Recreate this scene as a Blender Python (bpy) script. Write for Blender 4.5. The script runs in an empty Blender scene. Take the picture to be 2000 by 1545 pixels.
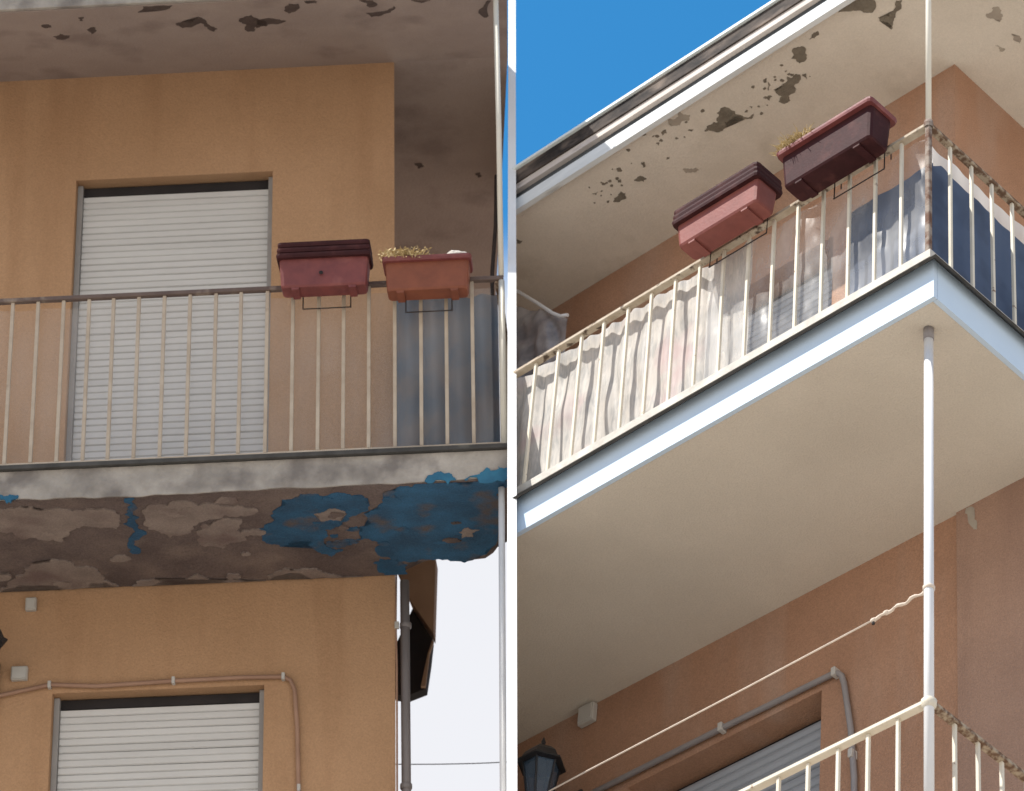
import bpy, bmesh, math, random
from mathutils import Matrix, Vector, noise
random.seed(7)
sc = bpy.context.scene
col = sc.collection

# ------------------------------------------------------------------ camera
CAM_Z = 1.6
CAM = Matrix(((0.999265, -0.038333, 0.0), (-0.022305, -0.58144, -0.813284), (0.031175, 0.812686, -0.581868)))
cam_d = bpy.data.cameras.new('camera')
cam = bpy.data.objects.new('camera', cam_d)
col.objects.link(cam)
cam.matrix_world = Matrix.Translation((0, 0, CAM_Z)) @ CAM.to_4x4()
cam_d.sensor_width = 36
cam_d.lens = 126
cam_d.clip_start = 0.1
cam_d.clip_end = 3000
cam_d.dof.use_dof = True
cam_d.dof.focus_distance = 16.8
cam_d.dof.aperture_fstop = 4.5
sc.camera = cam

# where the two balconies stand (origin = foot of the corner post, x along the front, y into the house, z up)
ML = Matrix(((0.995361, 0.081634, -0.050915, -0.04774), (-0.087702, 0.987456, -0.131297, 15.61065),
             (0.039558, 0.135153, 0.990035, 10.80966 + CAM_Z), (0, 0, 0, 1)))
MR = Matrix(((0.704509, 0.707866, 0.050915, 1.88628), (-0.707355, 0.694557, 0.131297, 12.96648),
             (0.057578, -0.128515, 0.990035, 10.1424 + CAM_Z), (0, 0, 0, 1)))

# ------------------------------------------------------------------ sun and sky
SUN_AZ, SUN_EL = math.radians(21), math.radians(56)
s_loc = Vector((-math.sin(SUN_AZ) * math.cos(SUN_EL), -math.cos(SUN_AZ) * math.cos(SUN_EL), math.sin(SUN_EL)))
sun_dir = (MR.to_3x3() @ s_loc).normalized()
sun_d = bpy.data.lights.new('sun', 'SUN')
sun_d.energy = 4.2
sun_d.angle = math.radians(0.5)
sun_d.color = (1.0, 0.95, 0.87)
sun = bpy.data.objects.new('sun', sun_d)
col.objects.link(sun)
sun.rotation_euler = sun_dir.to_track_quat('Z', 'Y').to_euler()
sun.location = (0, 0, 60)

world = bpy.data.worlds.new('World')
sc.world = world
world.use_nodes = True
wt = world.node_tree
wt.nodes.clear()
wo = wt.nodes.new('ShaderNodeOutputWorld')
bg = wt.nodes.new('ShaderNodeBackground')
sky = wt.nodes.new('ShaderNodeTexSky')
sky.sky_type = 'NISHITA'
sky.sun_disc = False
sky.sun_elevation = math.asin(sun_dir.z)
sky.sun_rotation = math.atan2(sun_dir.x, sun_dir.y)
sky.altitude = 300
sky.air_density = 1.0
sky.dust_density = 0.25
sky.ozone_density = 4.0
bg.inputs['Strength'].default_value = 0.12
# a bank of white cloud standing all round the horizon below the clear blue
tc = wt.nodes.new('ShaderNodeTexCoord')
sep = wt.nodes.new('ShaderNodeSeparateXYZ')
nz = wt.nodes.new('ShaderNodeTexNoise')
nz.inputs['Scale'].default_value = 6.0
nz.inputs['Detail'].default_value = 6.0
ma = wt.nodes.new('ShaderNodeMath'); ma.operation = 'MULTIPLY_ADD'
ma.inputs[1].default_value = 0.10
mr = wt.nodes.new('ShaderNodeMapRange')
mr.interpolation_type = 'SMOOTHSTEP'
mr.inputs['From Min'].default_value = 0.651
mr.inputs['From Max'].default_value = 0.679
mr.inputs['To Min'].default_value = 1.0
mr.inputs['To Max'].default_value = 0.0
mx = wt.nodes.new('ShaderNodeMix'); mx.data_type = 'RGBA'
CLOUD = (4.75, 4.8, 5.05, 1)
mx.inputs[7].default_value = CLOUD
wt.links.new(tc.outputs['Generated'], sep.inputs[0])
wt.links.new(tc.outputs['Generated'], nz.inputs['Vector'])
wt.links.new(nz.outputs['Fac'], ma.inputs[0])
wt.links.new(sep.outputs['Z'], ma.inputs[2])
wt.links.new(ma.outputs[0], mr.inputs['Value'])
wt.links.new(mr.outputs[0], mx.inputs[0])
hs = wt.nodes.new('ShaderNodeHueSaturation')
hs.inputs['Saturation'].default_value = 1.3
hs.inputs['Value'].default_value = 1.14
hs.inputs['Hue'].default_value = 0.487
wt.links.new(sky.outputs[0], hs.inputs['Color'])
wt.links.new(hs.outputs[0], mx.inputs[6])
wt.links.new(mx.outputs[2], bg.inputs['Color'])
wt.links.new(bg.outputs[0], wo.inputs['Surface'])

sc.view_settings.view_transform = 'Standard'
sc.view_settings.look = 'None'
sc.view_settings.gamma = 1.0
sc.view_settings.exposure = 0.62
sc.cycles.max_bounces = 10
sc.cycles.transparent_max_bounces = 24

# ------------------------------------------------------------------ helpers
def tag(o, label=None, cat=None, group=None, kind=None):
    if label: o['label'] = label
    if cat: o['category'] = cat
    if group: o['group'] = group
    if kind: o['kind'] = kind
    return o

def thing(name, M, base, label, cat, group=None):
    o = bpy.data.objects.new(name, None)
    o.empty_display_size = 0.1
    col.objects.link(o)
    o.matrix_world = M @ Matrix.Translation(base)
    o['base'] = list(base)
    return tag(o, label, cat, group)

# right-hand house ends at the added white panel: everything of it is cut in that panel's middle plane
CUT_N = Vector((0.72156, 0.68785, 0.07881)); CUT_C = 1.9118655678
CUT_P = -CUT_N * CUT_C / CUT_N.length_squared

class MB:
    def __init__(self):
        self.bm = bmesh.new()
    def quad(self, pts):
        vs = [self.bm.verts.new(p) for p in pts]
        return self.bm.faces.new(vs)
    def box(self, x0, x1, y0, y1, z0, z1, bev=0.0):
        b = bmesh.new()
        bmesh.ops.create_cube(b, size=1)
        for v in b.verts:
            v.co = Vector(((x0 + x1) / 2 + v.co.x * (x1 - x0), (y0 + y1) / 2 + v.co.y * (y1 - y0), (z0 + z1) / 2 + v.co.z * (z1 - z0)))
        if bev:
            bmesh.ops.bevel(b, geom=b.edges[:], offset=bev, segments=1, affect='EDGES')
        self.add(b)
        return self
    def add(self, b):
        m = bpy.data.meshes.new('tmp'); b.to_mesh(m); b.free()
        self.bm.from_mesh(m); bpy.data.meshes.remove(m)
    def extrude(self, prof, a, b, fn):
        """closed profile (list of 2-tuples) swept from a to b; fn(u, v, t) -> point"""
        n = len(prof)
        r0 = [self.bm.verts.new(fn(u, v, a)) for u, v in prof]
        r1 = [self.bm.verts.new(fn(u, v, b)) for u, v in prof]
        for i in range(n):
            j = (i + 1) % n
            self.bm.faces.new((r0[i], r0[j], r1[j], r1[i]))
        self.bm.faces.new(r0[::-1]); self.bm.faces.new(r1)
        return self
    def tube(self, pts, r, n=8, cap=True, radii=None):
        pts = [Vector(p) for p in pts]
        rings = []
        up = Vector((0.13, 0.21, 0.97))
        for i, p in enumerate(pts):
            d = (pts[min(i + 1, len(pts) - 1)] - pts[max(i - 1, 0)]).normalized()
            a = d.cross(up)
            if a.length < 0.1: a = d.cross(Vector((1, 0, 0)))
            a.normalize(); b = d.cross(a)
            rr = radii[i] if radii else r
            rings.append([self.bm.verts.new(p + (a * math.cos(2 * math.pi * k / n) + b * math.sin(2 * math.pi * k / n)) * rr) for k in range(n)])
        for i in range(len(rings) - 1):
            for k in range(n):
                f = self.bm.faces.new((rings[i][k], rings[i][(k + 1) % n], rings[i + 1][(k + 1) % n], rings[i + 1][k]))
                f.smooth = n > 5
        if cap:
            self.bm.faces.new(rings[0][::-1]); self.bm.faces.new(rings[-1])
        return self
    def lathe(self, c, prof, n=16, smooth=True):
        c = Vector(c); rings = []
        for r, z in prof:
            rings.append([self.bm.verts.new(c + Vector((r * math.cos(2 * math.pi * k / n), r * math.sin(2 * math.pi * k / n), z))) for k in range(n)])
        for i in range(len(rings) - 1):
            for k in range(n):
                f = self.bm.faces.new((rings[i][k], rings[i][(k + 1) % n], rings[i + 1][(k + 1) % n], rings[i + 1][k])); f.smooth = smooth
        return self
    def grid(self, fn, nu, nv, smooth=True):
        g = [[self.bm.verts.new(fn(i / nu, j / nv)) for j in range(nv + 1)] for i in range(nu + 1)]
        for i in range(nu):
            for j in range(nv):
                f = self.bm.faces.new((g[i][j], g[i + 1][j], g[i + 1][j + 1], g[i][j + 1])); f.smooth = smooth
        return self
    def cut(self):
        bm = self.bm
        r = bmesh.ops.bisect_plane(bm, geom=bm.verts[:] + bm.edges[:] + bm.faces[:], plane_co=CUT_P, plane_no=CUT_N, clear_inner=True)
        ed = [e for e in r['geom_cut'] if isinstance(e, bmesh.types.BMEdge) and len(e.link_faces) == 1]
        if ed:
            try: bmesh.ops.holes_fill(bm, edges=ed, sides=0)
            except Exception: pass
        return self
    def mesh(self, name, mat, off=(0, 0, 0), normals=True):
        if normals: bmesh.ops.recalc_face_normals(self.bm, faces=self.bm.faces[:])
        o = Vector(off)
        for v in self.bm.verts: v.co -= o
        me = bpy.data.meshes.new(name)
        self.bm.to_mesh(me); self.bm.free()
        me.materials.append(mat)
        return me
    def build(self, name, mat, parent=None, M=None, base=(0, 0, 0), normals=True):
        if parent is not None:
            r = parent
            while r.parent: r = r.parent
            b = r['base']
            ob = bpy.data.objects.new(name, self.mesh(name, mat, b, normals))
            col.objects.link(ob); ob.parent = parent
        else:
            ob = bpy.data.objects.new(name, self.mesh(name, mat, base, normals))
            col.objects.link(ob); ob.matrix_world = M @ Matrix.Translation(base); ob['base'] = list(base)
        return ob

def copies(name, me, parent, locs):
    """alike pieces sharing one mesh; locs are in the house's own axes"""
    r = parent
    while r.parent: r = r.parent
    b = Vector(r['base'])
    out = []
    for l in locs:
        o = bpy.data.objects.new(name, me); col.objects.link(o); o.parent = parent
        o.location = Vector(l) - b
        out.append(o)
    return out

def ragged(poly, rough=0.25, depth=2, seed=0):
    rnd = random.Random(seed)
    pts = [Vector(p) for p in poly]
    for _ in range(depth):
        q = []
        for i, p in enumerate(pts):
            n = pts[(i + 1) % len(pts)]
            d = n - p
            q.append(p); q.append((p + n) / 2 + Vector((-d.y, d.x)) * rnd.uniform(-rough, rough))
        pts = q
    return pts

def patch(poly, fn, thick, name, mat, parent, seed=0, rough=0.22, depth=2):
    """an irregular flake: ragged outline in a plane, with a real thickness. fn(u, v, h) -> point"""
    pts = ragged(poly, rough, depth, seed)
    mb = MB()
    a = [mb.bm.verts.new(fn(p.x, p.y, 0)) for p in pts]
    b = [mb.bm.verts.new(fn(p.x, p.y, thick)) for p in pts]
    f = mb.bm.faces.new(b)
    for i in range(len(pts)):
        j = (i + 1) % len(pts)
        mb.bm.faces.new((a[i], a[j], b[j], b[i]))
    bmesh.ops.triangulate(mb.bm, faces=[f])
    return mb.build(name, mat, parent)

# ------------------------------------------------------------------ materials
def nodes_of(m):
    m.use_nodes = True
    nt = m.node_tree
    return nt, nt.nodes['Principled BSDF']

def mat(name, c1, c2=None, scale=6.0, rough=0.8, bump=0.0, bscale=60.0, spec=0.3, metal=0.0, stretch=(1, 1, 1), lo=0.35, hi=0.65, alpha=1.0, c3=None, s3=2.0, lo3=0.55, hi3=0.7, detail=8.0, grain=0.0, streak=None):
    m = bpy.data.materials.new(name)
    nt, b = nodes_of(m)
    L = nt.links.new
    b.inputs['Roughness'].default_value = rough
    b.inputs['Metallic'].default_value = metal
    b.inputs['Specular IOR Level'].default_value = spec
    b.inputs['Alpha'].default_value = alpha
    t = nt.nodes.new('ShaderNodeTexCoord')
    mp = nt.nodes.new('ShaderNodeMapping'); mp.inputs['Scale'].default_value = stretch
    oi = nt.nodes.new('ShaderNodeObjectInfo')
    ad = nt.nodes.new('ShaderNodeVectorMath'); ad.operation = 'MULTIPLY_ADD'
    ad.inputs[1].default_value = (17, 29, 23)
    L(oi.outputs['Random'], ad.inputs[0]); L(t.outputs['Object'], ad.inputs[2])
    L(ad.outputs[0], mp.inputs[0])
    if c2 is None: c2 = tuple(x * 0.9 for x in c1)
    n = nt.nodes.new('ShaderNodeTexNoise'); n.inputs['Scale'].default_value = scale; n.inputs['Detail'].default_value = detail; n.inputs['Roughness'].default_value = 0.6
    L(mp.outputs[0], n.inputs['Vector'])
    r = nt.nodes.new('ShaderNodeMapRange'); r.inputs['From Min'].default_value = lo; r.inputs['From Max'].default_value = hi
    L(n.outputs['Fac'], r.inputs['Value'])
    x = nt.nodes.new('ShaderNodeMix'); x.data_type = 'RGBA'
    x.inputs[6].default_value = (*c1, 1); x.inputs[7].default_value = (*c2, 1)
    L(r.outputs[0], x.inputs[0])
    out = x.outputs[2]
    if c3:
        n3 = nt.nodes.new('ShaderNodeTexNoise'); n3.inputs['Scale'].default_value = s3; n3.inputs['Detail'].default_value = 7
        mo = nt.nodes.new('ShaderNodeMapping'); mo.inputs['Location'].default_value = (7.3, 1.9, 4.1); mo.inputs['Scale'].default_value = streak or stretch
        L(ad.outputs[0], mo.inputs[0]); L(mo.outputs[0], n3.inputs['Vector'])
        r3 = nt.nodes.new('ShaderNodeMapRange'); r3.inputs['From Min'].default_value = lo3; r3.inputs['From Max'].default_value = hi3
        L(n3.outputs['Fac'], r3.inputs['Value'])
        x3 = nt.nodes.new('ShaderNodeMix'); x3.data_type = 'RGBA'
        x3.inputs[7].default_value = (*c3, 1)
        L(r3.outputs[0], x3.inputs[0]); L(out, x3.inputs[6]); out = x3.outputs[2]
    if grain:
        ng = nt.nodes.new('ShaderNodeTexNoise'); ng.inputs['Scale'].default_value = 120; ng.inputs['Detail'].default_value = 4
        L(t.outputs['Object'], ng.inputs['Vector'])
        rg = nt.nodes.new('ShaderNodeMapRange'); rg.inputs['From Min'].default_value = 0.3; rg.inputs['From Max'].default_value = 0.7
        rg.inputs['To Min'].default_value = 1 - grain; rg.inputs['To Max'].default_value = 1 + grain
        L(ng.outputs['Fac'], rg.inputs['Value'])
        vm = nt.nodes.new('ShaderNodeVectorMath'); vm.operation = 'SCALE'
        L(out, vm.inputs[0]); L(rg.outputs[0], vm.inputs['Scale']); out = vm.outputs[0]
    L(out, b.inputs['Base Color'])
    if bump:
        nb = nt.nodes.new('ShaderNodeTexNoise'); nb.inputs['Scale'].default_value = bscale; nb.inputs['Detail'].default_value = 6
        L(t.outputs['Object'], nb.inputs['Vector'])
        bp = nt.nodes.new('ShaderNodeBump'); bp.inputs['Strength'].default_value = bump; bp.inputs['Distance'].default_value = 0.01
        L(nb.outputs['Fac'], bp.inputs['Height']); L(bp.outputs[0], b.inputs['Normal'])
    return m

M = {}
M['wall_ochre'] = mat('ochre render', (0.495, 0.303, 0.176), (0.44, 0.266, 0.151), 1.3, 0.9, 0.5, 90, 0.15, c3=(0.385, 0.222, 0.122), s3=1.6, lo3=0.5, hi3=0.85, grain=0.09, streak=(3.5, 3.5, 0.35))
M['wall_brown'] = mat('terracotta render', (0.455, 0.262, 0.168), (0.395, 0.224, 0.143), 2.0, 0.9, 0.7, 110, 0.15, c3=(0.45, 0.295, 0.215), s3=1.5, lo3=0.48, hi3=0.75, grain=0.13, streak=(2.5, 2.5, 0.5))
M['wall_brown_b'] = mat('terracotta render pinker', (0.425, 0.27, 0.195), (0.37, 0.233, 0.168), 2.4, 0.9, 0.7, 110, 0.15, grain=0.13, c3=(0.33, 0.205, 0.15), s3=1.5, lo3=0.5, hi3=0.7, streak=(3, 3, 0.3))
M['soffit_cream'] = mat('cream painted soffit', (0.70, 0.64, 0.55), (0.65, 0.595, 0.51), 1.5, 0.9, 0.4, 120, 0.15, grain=0.06, c3=(0.60, 0.545, 0.465), s3=1.2, lo3=0.52, hi3=0.8)
M['soffit_eave'] = mat('cream eave soffit', (0.72, 0.655, 0.565), (0.65, 0.59, 0.505), 2.6, 0.9, 0.3, 90, 0.15, c3=(0.50, 0.44, 0.36), s3=2.2, lo3=0.56, hi3=0.74, grain=0.05)
M['soffit_grey'] = mat('weathered eave soffit', (0.385, 0.315, 0.28), (0.33, 0.268, 0.24), 1.8, 0.95, 0.4, 60, 0.1, c3=(0.27, 0.215, 0.195), s3=2.5, grain=0.06)
M['peel'] = mat('bare mortar', (0.235, 0.205, 0.16), (0.17, 0.145, 0.115), 22, 0.95, 0.6, 120, 0.1)
M['peel_dark'] = mat('bare brown mortar', (0.125, 0.095, 0.085), (0.09, 0.068, 0.062), 18, 0.95, 0.6, 120, 0.1)
M['stain'] = mat('damp stain', (0.43, 0.38, 0.31), (0.36, 0.31, 0.26), 9, 0.95, 0.2, 90, 0.1)
M['white_blue'] = mat('pale blue white paint', (0.60, 0.73, 0.87), (0.57, 0.70, 0.84), 3, 0.6, 0.1, 60, 0.3)
M['fascia_white'] = mat('white fascia', (0.74, 0.77, 0.78), (0.62, 0.65, 0.66), 5, 0.7, 0.1, 60, 0.3, stretch=(0.6, 3, 3), c3=(0.42, 0.42, 0.40), s3=4, lo3=0.62, hi3=0.75)
M['gutter_stained'] = mat('stained gutter', (0.12, 0.095, 0.08), (0.025, 0.022, 0.022), 6, 0.8, 0.2, 60, 0.2, stretch=(0.8, 2, 2), c3=(0.22, 0.175, 0.145), s3=4, lo3=0.56, hi3=0.7)
M['gap_shade'] = mat('painted gutter gap shade', (0.055, 0.06, 0.065), (0.09, 0.095, 0.10), 6, 0.8, stretch=(0.6, 2, 2))  # near-black, so the shade of the recess is in the colour
M['strip_pink'] = mat('pale strip', (0.66, 0.60, 0.56), (0.55, 0.49, 0.45), 6, 0.7, stretch=(0.6, 2, 2), c3=(0.35, 0.30, 0.28), s3=6, lo3=0.62, hi3=0.74)
M['drip'] = mat('bright drip edge', (0.85, 0.9, 0.9), (0.76, 0.84, 0.84), 3, 0.4, spec=0.5)
M['roof'] = mat('roof', (0.25, 0.16, 0.12), (0.19, 0.13, 0.10), 3, 0.9)
M['flash'] = mat('dark slate flashing', (0.075, 0.072, 0.068), (0.045, 0.043, 0.04), 9, 0.8, c3=(0.17, 0.16, 0.13), s3=7, lo3=0.6, hi3=0.75)
M['marble'] = mat('pale stone edge', (0.66, 0.63, 0.57), (0.5, 0.47, 0.42), 9, 0.7, 0.2, 60)
M['concrete_grey'] = mat('broken grey render', (0.44, 0.405, 0.365), (0.31, 0.285, 0.255), 6, 0.95, 0.9, 45, 0.1, c3=(0.21, 0.19, 0.175), s3=4, lo3=0.5, hi3=0.66)
M['concrete_dark'] = mat('bare dark concrete', (0.155, 0.12, 0.11), (0.11, 0.085, 0.08), 3, 0.95, 1.0, 45, 0.1, c3=(0.20, 0.155, 0.135), s3=3.2, lo3=0.5, hi3=0.72, grain=0.2)
M['plaster_tan'] = mat('flaking tan plaster', (0.275, 0.225, 0.198), (0.215, 0.173, 0.153), 5, 0.95, 0.8, 60, 0.1, c3=(0.17, 0.125, 0.115), s3=4, lo3=0.5, hi3=0.72, grain=0.15)
M['blue_paint'] = mat('old blue paint', (0.036, 0.12, 0.225), (0.028, 0.072, 0.13), 5, 0.85, 0.8, 60, 0.2, c3=(0.105, 0.088, 0.085), s3=5, lo3=0.54, hi3=0.68, grain=0.2)
M['cyan_paint'] = mat('brighter blue paint', (0.04, 0.16, 0.26), (0.03, 0.11, 0.19), 9, 0.85, 0.4, 60, 0.2)
M['cream_metal'] = mat('cream painted iron', (0.74, 0.68, 0.56), (0.66, 0.60, 0.48), 9, 0.55, spec=0.4, c3=(0.26, 0.15, 0.085), s3=24, lo3=0.68, hi3=0.74)
M['rust_metal'] = mat('flaking rusty iron', (0.42, 0.34, 0.25), (0.16, 0.095, 0.06), 30, 0.85, 0.5, 120, stretch=(1, 1, 1), lo=0.42, hi=0.56)
M['rail_cream'] = mat('flecked cream rail', (0.56, 0.49, 0.39), (0.42, 0.34, 0.25), 12, 0.75, 0.3, 120, c3=(0.10, 0.07, 0.05), s3=16, lo3=0.58, hi3=0.66)
M['rail_brown'] = mat('dull brown rail', (0.17, 0.125, 0.105), (0.12, 0.085, 0.075), 6, 0.8, 0.3, 120, c3=(0.36, 0.29, 0.23), s3=7, lo3=0.58, hi3=0.7)
M['post_rust'] = mat('rusty corner post', (0.30, 0.25, 0.21), (0.14, 0.075, 0.05), 14, 0.85, 0.4, 120, lo=0.42, hi=0.58)
M['pale_bar'] = mat('dull cream iron', (0.52, 0.44, 0.345), (0.42, 0.34, 0.26), 9, 0.65, spec=0.3, c3=(0.2, 0.12, 0.075), s3=9, lo3=0.66, hi3=0.8)
M['white_pipe'] = mat('white painted pipe', (0.8, 0.8, 0.8), (0.74, 0.74, 0.74), 3, 0.4, spec=0.5)
M['cream_pipe'] = mat('cream pipe', (0.78, 0.74, 0.64), (0.70, 0.66, 0.56), 4, 0.5, spec=0.4)
M['grey_pipe'] = mat('grey conduit', (0.30, 0.275, 0.27), (0.25, 0.23, 0.225), 5, 0.5, spec=0.4)
M['brown_pipe'] = mat('painted conduit', (0.40, 0.245, 0.17), (0.32, 0.19, 0.13), 5, 0.6)
M['zinc_pipe'] = mat('zinc downpipe', (0.30, 0.275, 0.275), (0.22, 0.2, 0.2), 4, 0.5, spec=0.4, stretch=(1, 1, 0.4))
M['box_plastic'] = mat('junction box plastic', (0.55, 0.53, 0.49), (0.47, 0.45, 0.41), 5, 0.5)
M['slat_white'] = mat('grey white shutter slat', (0.66, 0.655, 0.64), (0.60, 0.595, 0.58), 5, 0.5, spec=0.35, stretch=(0.3, 1, 1))
M['slat_blue'] = mat('blue grey shutter slat', (0.38, 0.41, 0.45), (0.33, 0.355, 0.39), 5, 0.45, spec=0.35, stretch=(0.3, 1, 1))
M['guide'] = mat('shutter guide', (0.36, 0.35, 0.34), (0.30, 0.29, 0.28), 5, 0.5)
M['dark'] = mat('dark fittings and painted shade', (0.035, 0.03, 0.03), (0.025, 0.022, 0.022), 5, 0.9)  # near-black stands in for shade in slots and bay; also plug, peg
M['maroon'] = mat('maroon plastic', (0.21, 0.055, 0.05), (0.155, 0.04, 0.04), 12, 0.5, 0.1, 60, 0.4, c3=(0.27, 0.09, 0.08), s3=8, lo3=0.55, hi3=0.75)
M['maroon_dark'] = mat('dark maroon plastic', (0.055, 0.017, 0.018), (0.04, 0.013, 0.014), 14, 0.6, 0.08, 70, 0.12, c3=(0.085, 0.03, 0.028), s3=12, lo3=0.55, hi3=0.75)
M['terracotta'] = mat('faded terracotta plastic', (0.25, 0.08, 0.042), (0.19, 0.06, 0.034), 9, 0.55, 0.1, 60, 0.35)
M['terracotta_pink'] = mat('sun faded pink plastic', (0.255, 0.078, 0.064), (0.20, 0.058, 0.048), 9, 0.55, 0.1, 60, 0.35)
M['soil'] = mat('soil', (0.06, 0.042, 0.03), (0.035, 0.025, 0.02), 30, 1.0, 0.6, 80)
M['dry'] = mat('dry stalk', (0.56, 0.44, 0.23), (0.42, 0.31, 0.15), 20, 0.8)
M['stone'] = mat('pale lump', (0.68, 0.64, 0.58), (0.5, 0.46, 0.42), 16, 0.9, 0.6, 60)
M['black_iron'] = mat('black iron', (0.02, 0.021, 0.024), (0.03, 0.03, 0.033), 12, 0.4, spec=0.5)
M['wire'] = mat('black wire', (0.03, 0.025, 0.025), (0.05, 0.035, 0.03), 12, 0.6)
M['string'] = mat('clothes line', (0.78, 0.68, 0.58), (0.68, 0.58, 0.48), 30, 0.8)
M['render_white'] = mat('white render', (0.86, 0.86, 0.85), (0.82, 0.82, 0.81), 3, 0.8, 0.15, 90, 0.2)
M['tan_panel'] = mat('tan boarding', (0.42, 0.28, 0.18), (0.36, 0.235, 0.15), 5, 0.8)
M['paving'] = mat('pale paving', (0.42, 0.37, 0.305), (0.35, 0.31, 0.26), 0.6, 0.9, 0.2, 10)

def glass(name, c, a=0.35):
    m = bpy.data.materials.new(name); nt, b = nodes_of(m)
    b.inputs['Base Color'].default_value = (*c, 1); b.inputs['Roughness'].default_value = 0.08
    b.inputs['Alpha'].default_value = a; b.inputs['Specular IOR Level'].default_value = 0.8
    return m
M['lamp_glass'] = glass('lantern glass', (0.10, 0.16, 0.24), 0.7)

def film(name, c, a_lo, a_hi, scale=5, rough=0.35, transl=0.35, c2=None, wave=False, pink=None, scale2=3.0):
    """thin sheet: part see-through, part scattering, light also soaks through it"""
    m = bpy.data.materials.new(name); m.use_nodes = True
    nt = m.node_tree; L = nt.links.new; nt.nodes.clear()
    out = nt.nodes.new('ShaderNodeOutputMaterial')
    t = nt.nodes.new('ShaderNodeTexCoord')
    n = nt.nodes.new('ShaderNodeTexNoise'); n.inputs['Scale'].default_value = scale; n.inputs['Detail'].default_value = 7
    mp = nt.nodes.new('ShaderNodeMapping'); mp.inputs['Scale'].default_value = (1, 1, 0.5)
    L(t.outputs['Object'], mp.inputs[0]); L(mp.outputs[0], n.inputs['Vector'])
    r = nt.nodes.new('ShaderNodeMapRange'); r.inputs['From Min'].default_value = 0.35; r.inputs['From Max'].default_value = 0.65
    r.inputs['To Min'].default_value = a_lo; r.inputs['To Max'].default_value = a_hi
    L(n.outputs['Fac'], r.inputs['Value'])
    colour = None
    if c2:
        n2 = nt.nodes.new('ShaderNodeTexNoise'); n2.inputs['Scale'].default_value = scale2; n2.inputs['Detail'].default_value = 5
        L(t.outputs['Object'], n2.inputs['Vector'])
        src = n2.outputs['Fac']; lo, hi = 0.42, 0.6
        if wave:
            # feathery print: curved ribs
            wm = nt.nodes.new('ShaderNodeMapping'); wm.inputs['Rotation'].default_value = (0, 0.35, 0); wm.inputs['Scale'].default_value = (30, 10, 5)
            L(t.outputs['Object'], wm.inputs[0])
            w = nt.nodes.new('ShaderNodeTexNoise'); w.inputs['Scale'].default_value = 1.6; w.inputs['Detail'].default_value = 5; w.inputs['Distortion'].default_value = 1.6
            L(wm.outputs[0], w.inputs['Vector'])
            mu = nt.nodes.new('ShaderNodeMath'); mu.operation = 'MULTIPLY'
            L(w.outputs['Fac'], mu.inputs[0]); L(n2.outputs['Fac'], mu.inputs[1]); src = mu.outputs[0]; lo, hi = 0.19, 0.36
        r2 = nt.nodes.new('ShaderNodeMapRange'); r2.inputs['From Min'].default_value = lo; r2.inputs['From Max'].default_value = hi
        L(src, r2.inputs['Value'])
        x = nt.nodes.new('ShaderNodeMix'); x.data_type = 'RGBA'
        x.inputs[6].default_value = (*c, 1); x.inputs[7].default_value = (*c2, 1); L(r2.outputs[0], x.inputs[0]); colour = x.outputs[2]
        if pink:
            n3 = nt.nodes.new('ShaderNodeTexNoise'); n3.inputs['Scale'].default_value = 2.7; n3.inputs['Detail'].default_value = 4
            mo = nt.nodes.new('ShaderNodeMapping'); mo.inputs['Location'].default_value = (3.1, 5.2, 1.7)
            L(t.outputs['Object'], mo.inputs[0]); L(mo.outputs[0], n3.inputs['Vector'])
            r3 = nt.nodes.new('ShaderNodeMapRange'); r3.inputs['From Min'].default_value = 0.56; r3.inputs['From Max'].default_value = 0.68; r3.inputs['To Max'].default_value = 0.75
            L(n3.outputs['Fac'], r3.inputs['Value'])
            x3 = nt.nodes.new('ShaderNodeMix'); x3.data_type = 'RGBA'; x3.inputs[7].default_value = (*pink, 1)
            L(r3.outputs[0], x3.inputs[0]); L(colour, x3.inputs[6]); colour = x3.outputs[2]
    d = nt.nodes.new('ShaderNodeBsdfDiffuse'); tr = nt.nodes.new('ShaderNodeBsdfTranslucent')
    for q in (d, tr):
        q.inputs['Color'].default_value = (*c, 1)
        if colour: L(colour, q.inputs['Color'])
    m1 = nt.nodes.new('ShaderNodeMixShader'); m1.inputs[0].default_value = transl
    L(d.outputs[0], m1.inputs[1]); L(tr.outputs[0], m1.inputs[2])
    g = nt.nodes.new('ShaderNodeBsdfGlossy'); g.inputs['Roughness'].default_value = rough
    m2 = nt.nodes.new('ShaderNodeMixShader'); m2.inputs[0].default_value = 0.05
    L(m1.outputs[0], m2.inputs[1]); L(g.outputs[0], m2.inputs[2])
    tp = nt.nodes.new('ShaderNodeBsdfTransparent')
    m3 = nt.nodes.new('ShaderNodeMixShader'); L(r.outputs[0], m3.inputs[0])
    L(tp.outputs[0], m3.inputs[1]); L(m2.outputs[0], m3.inputs[2]); L(m3.outputs[0], out.inputs['Surface'])
    return m
M['film_backlit'] = film('plastic whitened as backlit', (0.84, 0.83, 0.80), 0.78, 0.95, 4, 0.3, 0.55)  # same film made whiter and denser; the backlight is in its colour
M['film'] = film('dusty clear plastic', (0.82, 0.82, 0.82), 0.10, 0.42, 4, 0.3)
M['film_thin'] = film('hazy clear plastic', (0.80, 0.77, 0.74), 0.12, 0.26, 3, 0.35)
M['lace'] = film('printed net curtain', (0.68, 0.64, 0.585), 0.80, 0.95, 9, 0.6, 0.2, (0.47, 0.46, 0.435), True, (0.62, 0.47, 0.46), 5.0)
M['blue_sheet'] = film('blue cloth', (0.068, 0.105, 0.185), 0.985, 1.0, 6, 0.7, 0.06, (0.042, 0.066, 0.122), scale2=3.5)
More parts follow.
